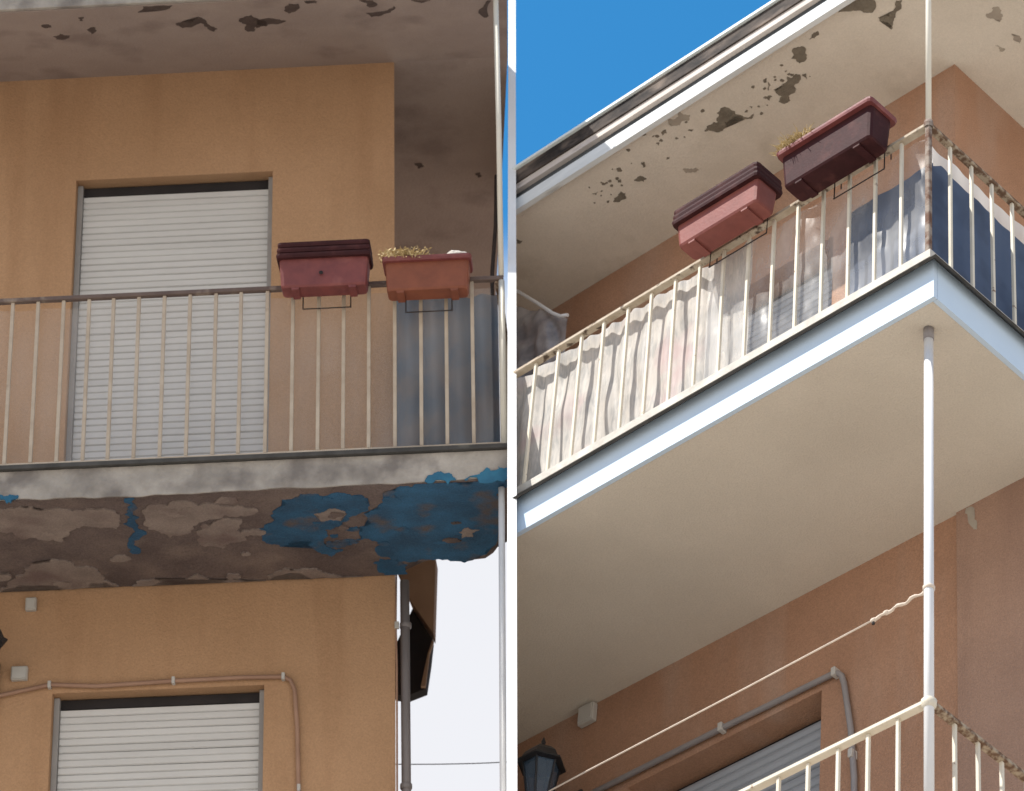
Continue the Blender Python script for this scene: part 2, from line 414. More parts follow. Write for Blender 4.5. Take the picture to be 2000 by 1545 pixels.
M['blue_sheet_old'] = film('faded blue cloth', (0.075, 0.115, 0.165), 0.985, 1.0, 6, 0.7, 0.12, (0.155, 0.145, 0.152), scale2=4)
M['crumple'] = film('crumpled grey plastic', (0.50, 0.49, 0.50), 0.75, 0.95, 7, 0.25, 0.3, (0.26, 0.27, 0.30), scale2=6)

# ------------------------------------------------------------------ ground
gb = MB(); gb.quad([(-1500, -1500, 0), (1500, -1500, 0), (1500, 1500, 0), (-1500, 1500, 0)])
ground = gb.build('ground', M['paving'], None, Matrix.Identity(4))
tag(ground, kind='structure')

# ------------------------------------------------------------------ outlines of flaked plaster (in the plane of each soffit)
PATCH_R=[[[-2.782,0.649],[-2.73,0.634],[-2.698,0.619],[-2.685,0.646],[-2.707,0.677],[-2.753,0.673]],[[-2.58,0.6],[-2.534,0.597],[-2.521,0.624],[-2.546,0.645],[-2.569,0.621]],[[-2.596,0.473],[-2.574,0.483],[-2.582,0.506],[-2.607,0.492]],[[-2.459,0.528],[-2.441,0.535],[-2.464,0.565],[-2.478,0.562]],[[-2.832,0.531],[-2.795,0.539],[-2.817,0.549]],[[-2.652,0.541],[-2.634,0.548],[-2.647,0.567],[-2.661,0.558]],[[-1.998,0.555],[-1.95,0.555],[-1.929,0.572],[-1.889,0.534],[-1.891,0.516],[-1.85,0.503],[-1.815,0.531],[-1.807,0.57],[-1.819,0.591],[-1.796,0.634],[-1.764,0.652],[-1.738,0.65],[-1.773,0.669],[-1.808,0.648],[-1.817,0.609],[-1.845,0.593],[-1.875,0.6],[-1.904,0.592],[-1.925,0.63],[-1.974,0.63],[-2.008,0.586]],[[-2.224,0.432],[-2.19,0.428],[-2.2,0.452],[-2.23,0.451]],[[-2.297,0.471],[-2.281,0.481],[-2.297,0.492]],[[-2.099,0.511],[-2.07,0.527],[-2.086,0.53]],[[-1.72,0.594],[-1.709,0.603],[-1.722,0.611]],[[-1.54,0.586],[-1.505,0.6],[-1.464,0.587],[-1.423,0.559],[-1.414,0.582],[-1.377,0.574],[-1.36,0.595],[-1.391,0.624],[-1.431,0.63],[-1.455,0.665],[-1.498,0.668],[-1.522,0.703],[-1.562,0.701],[-1.575,0.667],[-1.537,0.651],[-1.546,0.613]],[[-1.526,0.521],[-1.531,0.547],[-1.569,0.571]],[[-1.592,0.598],[-1.579,0.617],[-1.607,0.629],[-1.612,0.621]],[[-1.28,0.432],[-1.241,0.434],[-1.214,0.464],[-1.241,0.51],[-1.275,0.535],[-1.31,0.529],[-1.305,0.495],[-1.321,0.474],[-1.292,0.46]],[[-1.159,0.433],[-1.126,0.415],[-1.109,0.422],[-1.088,0.417],[-1.104,0.441],[-1.133,0.444]],[[-1.35,0.597],[-1.329,0.606],[-1.352,0.641],[-1.351,0.619]],[[-0.918,0.385],[-0.862,0.379],[-0.803,0.376],[-0.719,0.446],[-0.777,0.502],[-0.804,0.487],[-0.82,0.452],[-0.864,0.423]],[[-0.782,0.55],[-0.751,0.561],[-0.728,0.581],[-0.675,0.557],[-0.632,0.519],[-0.609,0.538],[-0.665,0.58],[-0.708,0.605],[-0.747,0.632],[-0.779,0.658],[-0.76,0.621],[-0.773,0.588],[-0.79,0.574]],[[-3.405,0.517],[-3.392,0.548],[-3.423,0.55],[-3.428,0.541]]]
STAIN_R=[[[-0.325,0.893],[-0.263,0.885],[-0.251,0.925],[-0.307,0.983],[-0.333,0.931]],[[-0.427,1.094],[-0.401,1.146],[-0.435,1.147]],[[-2.315,0.712],[-2.249,0.75],[-2.248,0.775],[-2.321,0.747]],[[-2.13,0.382],[-2.041,0.377],[-2.011,0.433],[-2.091,0.446],[-2.149,0.43]],[[-0.31,1.086],[-0.291,1.146],[-0.319,1.168],[-0.331,1.128]]]
PATCH_L=[[[-1.853,0.255],[-1.807,0.22],[-1.762,0.254],[-1.709,0.164],[-1.68,0.21],[-1.665,0.309],[-1.628,0.37],[-1.654,0.41],[-1.683,0.362],[-1.708,0.261],[-1.772,0.323],[-1.824,0.329]],[[-1.489,0.265],[-1.445,0.201],[-1.402,0.179],[-1.372,0.252],[-1.331,0.286],[-1.341,0.368],[-1.393,0.333],[-1.422,0.442],[-1.461,0.436],[-1.428,0.301],[-1.469,0.309]],[[-2.586,0.362],[-2.539,0.327],[-2.49,0.362],[-2.524,0.414],[-2.574,0.407]],[[-2.374,0.28],[-2.327,0.245],[-2.322,0.301],[-2.361,0.352]],[[-2.621,0.176],[-2.579,0.167],[-2.568,0.211],[-2.608,0.219]],[[-2.389,0.084],[-2.357,0.075],[-2.374,0.141],[-2.392,0.132]],[[-2.04,0.05],[-1.995,-0.039],[-1.925,-0.043],[-1.828,-0.03],[-1.878,0.031],[-1.956,0.02]],[[-1.39,0.278],[-1.325,0.246],[-1.268,0.268],[-1.218,0.303],[-1.338,0.341],[-1.404,0.388]],[[-1.199,0.112],[-1.169,0.034],[-1.116,0.041],[-1.15,0.159],[-1.188,0.182]],[[-0.765,0.037],[-0.687,0.047],[-0.675,0.131],[-0.717,0.152]],[[-0.746,0.243],[-0.696,0.237],[-0.645,0.229],[-0.579,0.156],[-0.607,0.249],[-0.671,0.295],[-0.722,0.303]],[[-0.473,0.076],[-0.365,0.091],[-0.417,0.122]],[[-0.07,0.242],[-0.038,0.137],[-0.018,0.14],[-0.049,0.382],[-0.075,0.405]],[[-0.642,2.234],[-0.598,2.228],[-0.585,2.27],[-0.625,2.287]],[[-0.274,2.392],[-0.24,2.374],[-0.232,2.417],[-0.255,2.435]],[[-1.077,0.007],[-1.017,0.002],[-1.012,0.043],[-1.062,0.044]]]
TAN_L=[[[-2.672,0.024],[-2.562,0.003],[-2.441,0.055],[-2.293,0.083],[-2.184,0.067],[-2.072,0.105],[-2.06,0.213],[-2.094,0.318],[-2.207,0.28],[-2.318,0.296],[-2.417,0.451],[-2.506,0.414],[-2.622,0.389],[-2.654,0.304],[-2.722,0.283]],[[-1.905,0.094],[-1.85,0.047],[-1.62,0.083],[-1.409,0.09],[-1.312,0.166],[-1.379,0.227],[-1.494,0.202],[-1.597,0.259],[-1.683,0.359],[-1.751,0.421],[-1.827,0.449],[-1.875,0.367],[-1.945,0.279]],[[-2.87,1.06],[-2.805,0.979],[-2.694,0.846],[-2.63,0.695],[-2.515,0.665],[-2.424,0.702],[-2.364,0.779],[-2.295,0.8],[-2.279,0.887],[-2.219,1.009],[-2.2,1.046],[-2.498,1.054],[-2.87,1.06]],[[-2.093,0.993],[-1.99,0.96],[-1.879,1.043],[-1.696,1.056],[-1.38,1.065],[-1.384,1.102],[-2.127,1.053]],[[-1.632,0.337],[-1.511,0.241],[-1.41,0.278],[-1.418,0.523],[-1.563,0.619],[-1.654,0.582]],[[-1.357,0.983],[-1.259,0.904],[-1.098,0.921],[-0.994,1.005],[-0.836,1.065],[-1.013,1.062],[-1.364,1.036]],[[-0.266,0.542],[-0.213,0.491],[-0.154,0.525],[-0.197,0.606],[-0.259,0.614]],[[-1.021,0.244],[-0.943,0.196],[-0.85,0.233],[-0.885,0.34],[-0.994,0.329]]]
BLUE_L=[[[-1.996,-0.034],[-1.944,-0.029],[-1.98,0.275],[-1.982,0.439],[-2.02,0.644],[-2.062,0.64],[-2.041,0.433],[-2.051,0.268],[-2.008,0.111]],[[-1.308,0.439],[-1.254,0.248],[-1.17,0.064],[-1.067,0.006],[-0.951,0.045],[-0.851,0.014],[-0.735,0.066],[-0.724,0.19],[-0.819,0.291],[-0.891,0.396],[-0.982,0.443],[-1.019,0.552],[-0.983,0.67],[-0.912,0.706],[-0.983,0.786],[-1.05,0.721],[-1.071,0.576],[-1.181,0.565],[-1.251,0.629],[-1.319,0.579]],[[-0.756,0.27],[-0.644,0.116],[-0.533,-0.035],[-0.436,-0.053],[-0.36,-0.099],[-0.339,-0.203],[-0.302,-0.226],[-0.263,-0.116],[-0.293,-0.039],[-0.198,-0.029],[-0.132,-0.103],[-0.078,-0.204],[-0.012,-0.118],[-0.024,0.15],[-0.066,0.676],[-0.139,0.841],[-0.219,0.906],[-0.404,0.873],[-0.517,0.876],[-0.605,0.882],[-0.686,0.816],[-0.707,0.641],[-0.762,0.578],[-0.839,0.599],[-0.797,0.433]],[[-0.726,0.841],[-0.605,0.882],[-0.636,1.086],[-0.711,1.078],[-0.75,0.956]]]
CYAN_L = [[[-2.656,-0.169],[-2.597,-0.172],[-2.555,-0.185],[-2.583,-0.2],[-2.653,-0.2]], [[-0.40,-0.2],[-0.385,-0.175],[-0.35,-0.155],[-0.315,-0.145],[-0.29,-0.16],[-0.255,-0.165],[-0.235,-0.2]], [[-0.19,-0.2],[-0.16,-0.182],[-0.12,-0.175],[-0.086,-0.15],[-0.045,-0.155],[0.03,-0.14],[0.04,-0.2]]]

# ------------------------------------------------------------------ shared builders
def wall_sheet(mb, x0, x1, z0, z1, y, holes, reveal):
    """a wall face in plane y with openings (hx0, hx1, hz0, hz1) and their reveals going back by `reveal`"""
    xs = sorted({x0, x1, *[h[0] for h in holes], *[h[1] for h in holes]})
    zs_ = sorted({z0, z1, *[h[2] for h in holes], *[h[3] for h in holes]})
    for i in range(len(xs) - 1):
        for j in range(len(zs_) - 1):
            cx, cz = (xs[i] + xs[i + 1]) / 2, (zs_[j] + zs_[j + 1]) / 2
            if any(h[0] < cx < h[1] and h[2] < cz < h[3] for h in holes): continue
            mb.quad([(xs[i], y, zs_[j]), (xs[i + 1], y, zs_[j]), (xs[i + 1], y, zs_[j + 1]), (xs[i], y, zs_[j + 1])])
    for a, b, c, d in holes:
        r = y + reveal
        mb.quad([(a, y, c), (a, r, c), (a, r, d), (a, y, d)])
        mb.quad([(b, y, c), (b, y, d), (b, r, d), (b, r, c)])
        mb.quad([(a, y, d), (a, r, d), (b, r, d), (b, y, d)])
        mb.quad([(a, y, c), (b, y, c), (b, r, c), (a, r, c)])
    return mb

def roller_shutter(house, x0, x1, z0, z1, y, pitch, slat_mat, count=None, drop=0.05, label=None, bulge=0.009, back='dark', gap=0.93):
    """frame with guides, dark fittings and painted shade above, and the slats one by one"""
    sh = MB()
    sh.box(x0, x0 + 0.03, y - 0.03, y + 0.03, z0, z1 - 0.004).box(x1 - 0.03, x1, y - 0.03, y + 0.03, z0, z1 - 0.004)
    s = sh.build('roller_shutter', M['guide'], house)
    if label: s['label'] = label
    bk = MB(); bk.box(x0 + 0.03, x1 - 0.03, y + 0.02, y + 0.05, z0, z1 - 0.003); bk.build('backing', M[back], s)
    if drop > 0.06:
        sl = MB(); sl.box(x0 + 0.031, x1 - 0.031, y + 0.004, y + 0.0195, z1 - drop + 0.004, z1 - 0.005); sl.build('slot_shade', M['dark'], s)  # solid near-black strip; the shade of the recess is its colour
    prof = [(0.004, 0.0), (-0.004, pitch * 0.12), (-bulge, pitch * 0.5), (-0.004, pitch * 0.86), (0.004, pitch * gap), (0.008, pitch * gap), (0.008, 0.0)]
    mb = MB(); w = x1 - x0 - 0.066
    mb.extrude(prof, 0, w, lambda u, v, t: (t, u, v))
    me = mb.mesh('slat', slat_mat)
    n = int((z1 - drop - z0) / pitch)
    if count: n = min(n, count)
    rnd = random.Random(int(abs(x0) * 1000))
    for o_ in copies('slat', me, s, [(x0 + 0.033, y + rnd.uniform(-0.0012, 0.0012), z1 - drop - (k + 1) * pitch) for k in range(n)]):
        o_.rotation_euler = (rnd.uniform(-0.05, 0.05), rnd.uniform(-0.0016, 0.0016), 0)
    return s

def bars(house, SP, n0, n1, h, zlo, w, m, axis='x', at=0.0, jit=0.004, seed=1):
    rnd = random.Random(seed)
    mb = MB(); mb.box(-w / 2, w / 2, -w / 2, w / 2, zlo, h, 0.0015)
    me = mb.mesh('baluster', m)
    locs = []
    for i in range(n0, n1):
        d = rnd.uniform(-jit, jit)
        locs.append((-i * SP + d, at, 0) if axis == 'x' else (at, i * SP + d, 0))
    return copies('baluster', me, house, locs)

def planter(M4, x0, x1, y0, y1, z0, z1, body, rim_m, label, rims=1, group=None, soil=True, tilt=0.0):
    bx, by = (x0 + x1) / 2, (y0 + y1) / 2
    t = thing('flower_box', M4, (bx, by, z0), label, 'flower box', group)
    w, d, h = (x1 - x0) / 2, (y1 - y0) / 2, z1 - z0
    rh = 0.028
    htop = h - rims * (rh + 0.006) if rims > 1 else h - rh
    mb = MB()
    # corners rounded a little: 12-gon rings
    def ring(sx, sy, z, c=0.02):
        p = []
        for qx, qy in ((1, 1), (-1, 1), (-1, -1), (1, -1)):
            a = [(sx, sy - c), (sx - c * 0.3, sy - c * 0.3), (sx - c, sy)]
            if qx * qy < 0: a = a[::-1]
            for u, v in a: p.append((bx + qx * u, by + qy * v, z0 + z))
        return p
    levels = [(w * 0.88, d * 0.60, 0.0), (w * 0.90, d * 0.66, 0.012), (w * 0.94, d * 0.74, htop * 0.97), (w * 0.94, d * 0.74, htop), (w * 0.90, d * 0.68, htop), (w * 0.89, d * 0.66, htop * 0.75)]
    R = [[mb.bm.verts.new(p) for p in ring(*l)] for l in levels]
    for a, b in zip(R, R[1:]):
        for k in range(12):
            mb.bm.faces.new((a[k], a[(k + 1) % 12], b[(k + 1) % 12], b[k]))
    mb.bm.faces.new(R[0][::-1])
    tub = mb.build('tub', body, t)
    # feet
    for s in (-0.6, 0.6):
        ft = MB(); ft.box(bx + s * w - 0.02, bx + s * w + 0.02, by - d * 0.6, by + d * 0.6, z0 - 0.012, z0 - 0.001); ft.build('foot_ridge', body, tub)
    for i in range(rims):
        zz = htop + (i * (rh + 0.006) if rims > 1 else 0)
        k = 1.0 - 0.012 * i
        mb = MB()
        R = [[mb.bm.verts.new(p) for p in ring(w * k * a, d * k * b, zz + c)] for a, b, c in ((0.94, 0.74, 0.0), (0.985, 0.97, 0.001), (1.0, 1.0, rh * 0.55), (1.0, 1.0, rh), (0.955, 0.92, rh + 0.002), (0.90, 0.68, 0.004))]
        for a, b in zip(R, R[1:]):
            for q in range(12): mb.bm.faces.new((a[q], a[(q + 1) % 12], b[(q + 1) % 12], b[q]))
        mb.build('rim', rim_m, t)
    if soil:
        mb = MB()
        z = htop + (rims - 1) * (rh + 0.006) * 0.9
        mb.grid(lambda u, v: (bx + (u - 0.5) * 2 * w * 0.885, by + (v - 0.5) * 2 * d * 0.665, z0 + z - 0.008 + 0.008 * noise.noise((u * 9, v * 4, w * 30))), 14, 5)
        mb.build('soil', M['soil'], t)
    return t

def bracket(t, xa, xb, y0, y1, zb, ztop, r=0.0035):
    """wire holder: two hooks over the rail joined under the box"""
    mb = MB()
    for x in (xa, xb):
        mb.tube([(x, 0.026, ztop - 0.05), (x, 0.026, ztop + 0.004), (x, -0.02, ztop + 0.006), (x, -0.024, zb - 0.035), (x + 0.001, -0.03, zb - 0.04)], r, 6)
    mb.tube([(xa, -0.026, zb - 0.036), (xb, -0.026, zb - 0.036)], r, 6)
    mb.build('wire_bracket', M['wire'], t)

def dry_plant(M4, c, spread, h, n, label, seed):
    rnd = random.Random(seed)
    t = thing('dry_plant', M4, c, label, 'dead plant')
    mb = MB()
    for i in range(n):
        a = rnd.uniform(0, 2 * math.pi); r = rnd.random() * spread
        p = Vector(c) + Vector((r * math.cos(a) * 1.6, r * math.sin(a) * 0.5, 0))
        d = Vector((rnd.uniform(-1, 1), rnd.uniform(-0.8, 0.5), rnd.uniform(0.5, 1.4))).normalized()
        L = h * rnd.uniform(0.5, 1.15)
        pts = []
        for k in range(5):
            f = k / 4
            pts.append(p + d * L * f + Vector((d.x * 0.3, d.y * 0.3, -0.5)) * L * f * f * rnd.uniform(0.3, 0.7))
        mb.tube(pts, 0.003, 4, True, [0.0032, 0.003, 0.0024, 0.0018, 0.001])
    mb.build('stalk', M['dry'], t)
    mb = MB()
    for i in range(n * 3):
        a = rnd.uniform(0, 2 * math.pi); r = rnd.random() * spread * 1.2
        p = Vector(c) + Vector((r * math.cos(a) * 1.6, r * math.sin(a) * 0.55, rnd.uniform(0.0, h * 0.75)))
        u = Vector((rnd.uniform(-1, 1), rnd.uniform(-1, 1), rnd.uniform(-0.6, 0.8))).normalized()
        v = u.cross(Vector((rnd.uniform(-1, 1), rnd.uniform(-1, 1), rnd.uniform(-1, 1)))).normalized()
        s = rnd.uniform(0.008, 0.018)
        mb.quad([p - u * s, p + v * s * 0.4, p + u * s, p - v * s * 0.4])
    mb.build('dead_leaf', M['dry'], t, normals=False)
    return t

def lump(M4, c, s, label, seed):
    mb = MB()
    bmesh.ops.create_icosphere(mb.bm, subdivisions=3, radius=1)
    for v in mb.bm.verts:
        k = 1 + 0.35 * noise.noise(v.co * 1.4 + Vector((seed, 0, 0))) + 0.12 * noise.noise(v.co * 4)
        v.co = Vector(c) + Vector((v.co.x * s[0] * k, v.co.y * s[1] * k, v.co.z * s[2] * k))
    for f in mb.bm.faces: f.smooth = True
    o = mb.build('stone', M['stone'], None, M4, c)
    return tag(o, label, 'stone')

def junction_box(M4, x, y, z, w, h, label):
    t = thing('junction_box', M4, (x, y, z), label, 'junction box')
    mb = MB(); mb.box(x - w / 2, x + w / 2, y - 0.035, y - 0.001, z - h / 2, z + h / 2, 0.004); mb.build('case', M['box_plastic'], t)
    mb = MB(); mb.box(x - w / 2 + 0.006, x + w / 2 - 0.006, y - 0.042, y - 0.0352, z - h / 2 + 0.006, z + h / 2 - 0.006, 0.002); mb.build('lid', M['box_plastic'], t)
    return t

def lantern(M4, x, yw, z, label, s=1.0):
    """six-sided iron lantern hung on a wall arm; z = tip of the finial"""
    y = yw - 0.28 * s
    t = thing('wall_lantern', M4, (x, yw, z - 0.4 * s), label, 'wall lamp')
    c = (x, y, z - 0.36 * s)
    mb = MB(); mb.lathe(c, [(0.001, 0.36 * s), (0.007 * s, 0.345 * s), (0.013 * s, 0.325 * s), (0.006 * s, 0.305 * s), (0.018 * s, 0.29 * s), (0.01 * s, 0.275 * s)], 12); mb.build('finial', M['black_iron'], t)
    mb = MB(); mb.lathe(c, [(0.012 * s, 0.285 * s), (0.06 * s, 0.272 * s), (0.095 * s, 0.235 * s), (0.118 * s, 0.185 * s), (0.135 * s, 0.178 * s), (0.135 * s, 0.168 * s), (0.10 * s, 0.165 * s)], 6, False); mb.build('cap', M['black_iron'], t)
    mb = MB(); mb.lathe(c, [(0.096 * s, 0.164 * s), (0.06 * s, -0.06 * s)], 6, False); mb.build('glass', M['lamp_glass'], t)
    mb = MB()
    for k in range(6):
        a = 2 * math.pi * k / 6
        ca, sa = math.cos(a), math.sin(a)
        mb.tube([(x + 0.1 * s * ca, y + 0.1 * s * sa, c[2] + 0.166 * s), (x + 0.064 * s * ca, y + 0.064 * s * sa, c[2] - 0.06 * s)], 0.006 * s, 5)
    mb.lathe(c, [(0.07 * s, -0.058 * s), (0.07 * s, -0.075 * s), (0.03 * s, -0.10 * s), (0.001, -0.12 * s)], 6, False)
    mb.build('cage', M['black_iron'], t)
    mb = MB()
    mb.tube([(x, yw - 0.005, c[2] + 0.05 * s), (x + 0.02, yw - 0.08 * s, c[2] + 0.10 * s), (x + 0.01, yw - 0.16 * s, c[2] + 0.0), (x, y + 0.02, c[2] - 0.10 * s), (x, y, c[2] - 0.085 * s)], 0.011 * s, 8)
    mb.box(x - 0.045 * s, x + 0.045 * s, yw - 0.018, yw - 0.001, c[2] - 0.08 * s, c[2] + 0.16 * s, 0.004)
    mb.build('arm', M['black_iron'], t)
    return t

# ================================================================== LEFT: ochre house, peeling balcony
LD, LW, LH, LT, LS, LZ = 1.071, 0.662, 1.047, 0.203, 3.293, 3.189
LX = -7.0
houseL = thing('apartment_house', ML, (-3, 2, -12), 'ochre house with a broken peeling balcony and closed white shutters', 'house')
mb = MB()
holesL = [(-2.551, -1.382, 0.02, 2.466), (-2.551, -1.382, 0.02 - LS, 2.466 - LS)]
wall_sheet(mb, LX, -LW, -14.5, LZ + 0.15, LD, holesL, 0.12)
bx = -LW - 0.115 * (6.5 - LD)
mb.quad([(-LW, LD, -14.5), (bx, 6.5, -14.5), (bx, 6.5, LZ + 0.15), (-LW, LD, LZ + 0.15)])
mb.quad([(bx, 6.5, -14.5), (LX, 6.5, -14.5), (LX, 6.5, LZ + 0.15), (bx, 6.5, LZ + 0.15)])
mb.quad([(LX, 6.5, -14.5), (LX, LD, -14.5), (LX, LD, LZ + 0.15), (LX, 6.5, LZ + 0.15)])
mb.build('wall', M['wall_ochre'], houseL)
roller_shutter(houseL, -2.549, -1.384, 0.022, 2.464, LD + 0.085, 0.0425, M['slat_white'], drop=0.066, label='closed pale upper roller shutter', bulge=0.0045, back='guide', gap=0.965)
roller_shutter(houseL, -2.549, -1.384, 0.022 - LS, 2.464 - LS, LD + 0.085, 0.0425, M['slat_white'], count=22, drop=0.064, label='closed pale lower roller shutter', bulge=0.0045, back='guide', gap=0.965)
# eave: soffit sloping down to the front lip, slanting end, fascia, flakes
EY = -0.043
def eave_outline(y): return 0.081 - 0.058 * y if y < 1.1 else 0.081 - 0.0638 - 0.092 * (y - 1.1)
def eave_z(y): return LZ - 0.2415 * max(0.0, LD - y)
mb = MB()
ys = (EY, LD, 6.8)
lo_ = [[mb.bm.verts.new((x, y, eave_z(y))) for x in (LX, eave_outline(y))] for y in ys]
hi_ = [[mb.bm.verts.new((x, y, eave_z(y) + 0.12)) for x in (LX, eave_outline(y))] for y in ys]
for k in range(2):
    mb.bm.faces.new((lo_[k][0], lo_[k][1], lo_[k + 1][1], lo_[k + 1][0])); mb.bm.faces.new((hi_[k][0], hi_[k + 1][0], hi_[k + 1][1], hi_[k][1]))
    mb.bm.faces.new((lo_[k][1], hi_[k][1], hi_[k + 1][1], lo_[k + 1][1])); mb.bm.faces.new((lo_[k][0], lo_[k + 1][0], hi_[k + 1][0], hi_[k][0]))
mb.bm.faces.new((lo_[0][0], hi_[0][0], hi_[0][1], lo_[0][1])); mb.bm.faces.new((lo_[2][0], lo_[2][1], hi_[2][1], hi_[2][0]))
eaveL = mb.build('eave', M['soffit_grey'], houseL)
zf = eave_z(EY)
mb = MB(); mb.box(LX, eave_outline(EY) - 0.012, EY - 0.026, EY - 0.002, zf + 0.006, zf + 0.20, 0.003); mb.build('fascia', M['concrete_grey'], eaveL)
mb = MB(); mb.extrude([(EY - 0.07, zf + 0.203), (LD, LZ + 0.16), (6.8, LZ + 0.16), (6.8, LZ + 0.26), (LD, LZ + 0.26), (EY - 0.07, zf + 0.27)], LX, -0.52, lambda u, v, t: (t, u, v)); mb.build('roof_edge', M['roof'], eaveL)
for i, p in enumerate(PATCH_L):
    patch(p, lambda u, v, h: (u, max(v, EY + 0.004), eave_z(max(v, EY + 0.004)) + 0.001 - h), 0.004, 'peeled_patch', M['peel_dark'], eaveL, i, 0.2)
# balcony slab: dark bare concrete, ragged far end, grey broken edge, flakes of plaster and blue paint
def slab(house, z_off, detailed):
    mb = MB()
    far = [(-0.66, 1.06), (-0.60, 0.96), (-0.565, 0.886), (-0.49, 0.905), (-0.408, 0.869), (-0.33, 0.885), (-0.25, 0.91), (-0.148, 0.895), (-0.10, 0.83), (-0.071, 0.759), (-0.02, 0.70), (0.04, 0.68)]
    pl = [(LX, -0.055), (0.045, -0.055)] + far[::-1] + [(LX, 1.06)]
    vs = [mb.bm.verts.new((x, y, -LT + z_off)) for x, y in pl]; vt = [mb.bm.verts.new((x, y, -0.035 + z_off)) for x, y in pl]
    f1 = mb.bm.faces.new(vs); f2 = mb.bm.faces.new(vt)
    for i in range(len(pl)): mb.bm.faces.new((vs[i], vs[(i + 1) % len(pl)], vt[(i + 1) % len(pl)], vt[i]))
    bmesh.ops.triangulate(mb.bm, faces=[f1, f2])
    s = mb.build('balcony_slab', M['concrete_dark'], house)
    if not detailed: return s
    # edge render with a crumbling lower lip
    mb = MB(); N = 220
    def e(i): return LX + (0.066 - LX) * i / N
    rows = []
    for i in range(N + 1):
        x = e(i)
        lip = 0.010 * noise.noise((x * 9, 1.3, 0)) + 0.014 * noise.noise((x * 2.3, 4.4, 0)) - 0.004
        dy = 0.004 * noise.noise((x * 12, 9, 3))
        rows.append([mb.bm.verts.new(q) for q in ((x, -0.058, -0.032), (x, -0.067 + dy, -0.033), (x, -0.069 + dy * 1.6, -0.12), (x, -0.066 - dy, -LT - lip), (x, -0.056, -LT - lip))])
    for a, b in zip(rows, rows[1:]):
        for k in range(4): mb.bm.faces.new((a[k], b[k], b[k + 1], a[k + 1]))
    mb.quad([(0.067, -0.055, -0.034), (0.067, 0.60, -0.034), (0.067, 0.62, -LT), (0.067, -0.055, -LT)])
    mb.build('edge_render', M['concrete_grey'], s)
    mb = MB(); mb.box(LX, 0.085, -0.092, 0.02, -0.030, -0.004, 0.002); mb.build('flashing', M['flash'], s)
    mb = MB(); mb.box(LX, 0.03, -0.03, LD - 0.002, -0.003, 0.012, 0.002); mb.build('floor_stone', M['marble'], s)
    for i, p in enumerate(TAN_L):
        patch(p, lambda u, v, h: (min(u, 0.04), min(max(v, -0.05), 1.05), -LT + 0.001 - h), 0.009, 'plaster_flake', M['plaster_tan'], s, 30 + i, 0.26, 3)
    for i, p in enumerate(BLUE_L):
        patch(p, lambda u, v, h: (min(u, 0.04), min(max(v, -0.05), 1.05), -LT + 0.001 - h), 0.005, 'blue_paint_patch', M['blue_paint'], s, 60 + i, 0.3, 3)
    rnd = random.Random(77)
    def bit(x, y, r, seed, m, nm, th):
        k = rnd.randint(5, 8); a0 = rnd.uniform(0, 6)
        pl_ = [[x + r * rnd.uniform(0.5, 1.3) * math.cos(a0 + 6.283 * q / k) * 1.5, y + r * rnd.uniform(0.5, 1.3) * math.sin(a0 + 6.283 * q / k)] for q in range(k)]
        patch(pl_, lambda u, v, h: (min(u, 0.04), min(max(v, -0.05), 1.05), -LT + 0.001 - h), th, nm, m, s, seed, 0.3, 2)
    for q in range(22): bit(rnd.uniform(-2.9, -1.3), rnd.uniform(0.0, 1.0), rnd.uniform(0.012, 0.05), 300 + q, M['plaster_tan'], 'plaster_flake', rnd.uniform(0.006, 0.014))
    for q in range(22): bit(rnd.uniform(-1.4, -0.05), rnd.uniform(-0.02, 0.72), rnd.uniform(0.012, 0.045), 400 + q, M['blue_paint'], 'blue_paint_patch', rnd.uniform(0.003, 0.01))
    for q in range(4): bit(rnd.uniform(-1.1, -0.1), rnd.uniform(0.0, 0.7), rnd.uniform(0.015, 0.04), 450 + q, M['concrete_dark'], 'bare_patch', 0.012)
    for i, p in enumerate(CYAN_L):
        patch(p, lambda u, v, h: (u, -0.066 - h, v), 0.008, 'blue_paint_patch', M['cyan_paint'], s, 80 + i, 0.35, 3)
    return s
slab(houseL, 0, True)
slab(houseL, -LS, False)
# little boarded bay further back on the end wall
mb = MB()
mb.extrude([(-0.80, 0.56), (-0.545, 0.55), (-0.562, 0.06), (-0.69, 0.27), (-0.70, 0.30)], 2.45, 2.6, lambda u, v, t: (u, t, v))
bay = mb.build('bay_window', M['tan_panel'], houseL)
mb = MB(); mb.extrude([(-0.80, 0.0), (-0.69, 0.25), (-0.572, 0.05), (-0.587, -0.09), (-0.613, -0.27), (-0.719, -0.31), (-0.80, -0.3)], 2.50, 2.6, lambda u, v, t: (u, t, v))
mb.build('shade_plate', M['dark'], bay)  # upright plate, shade of the bay's open side put into its colour
mb = MB(); mb.extrude([(-0.587, -0.06), (-0.562, 0.02), (-0.572, 0.02), (-0.597, -0.06), (-0.64, -0.27), (-0.613, -0.27)], 2.46, 2.495, lambda u, v, t: (u, t, v)); mb.build('trim', M['tan_panel'], bay)

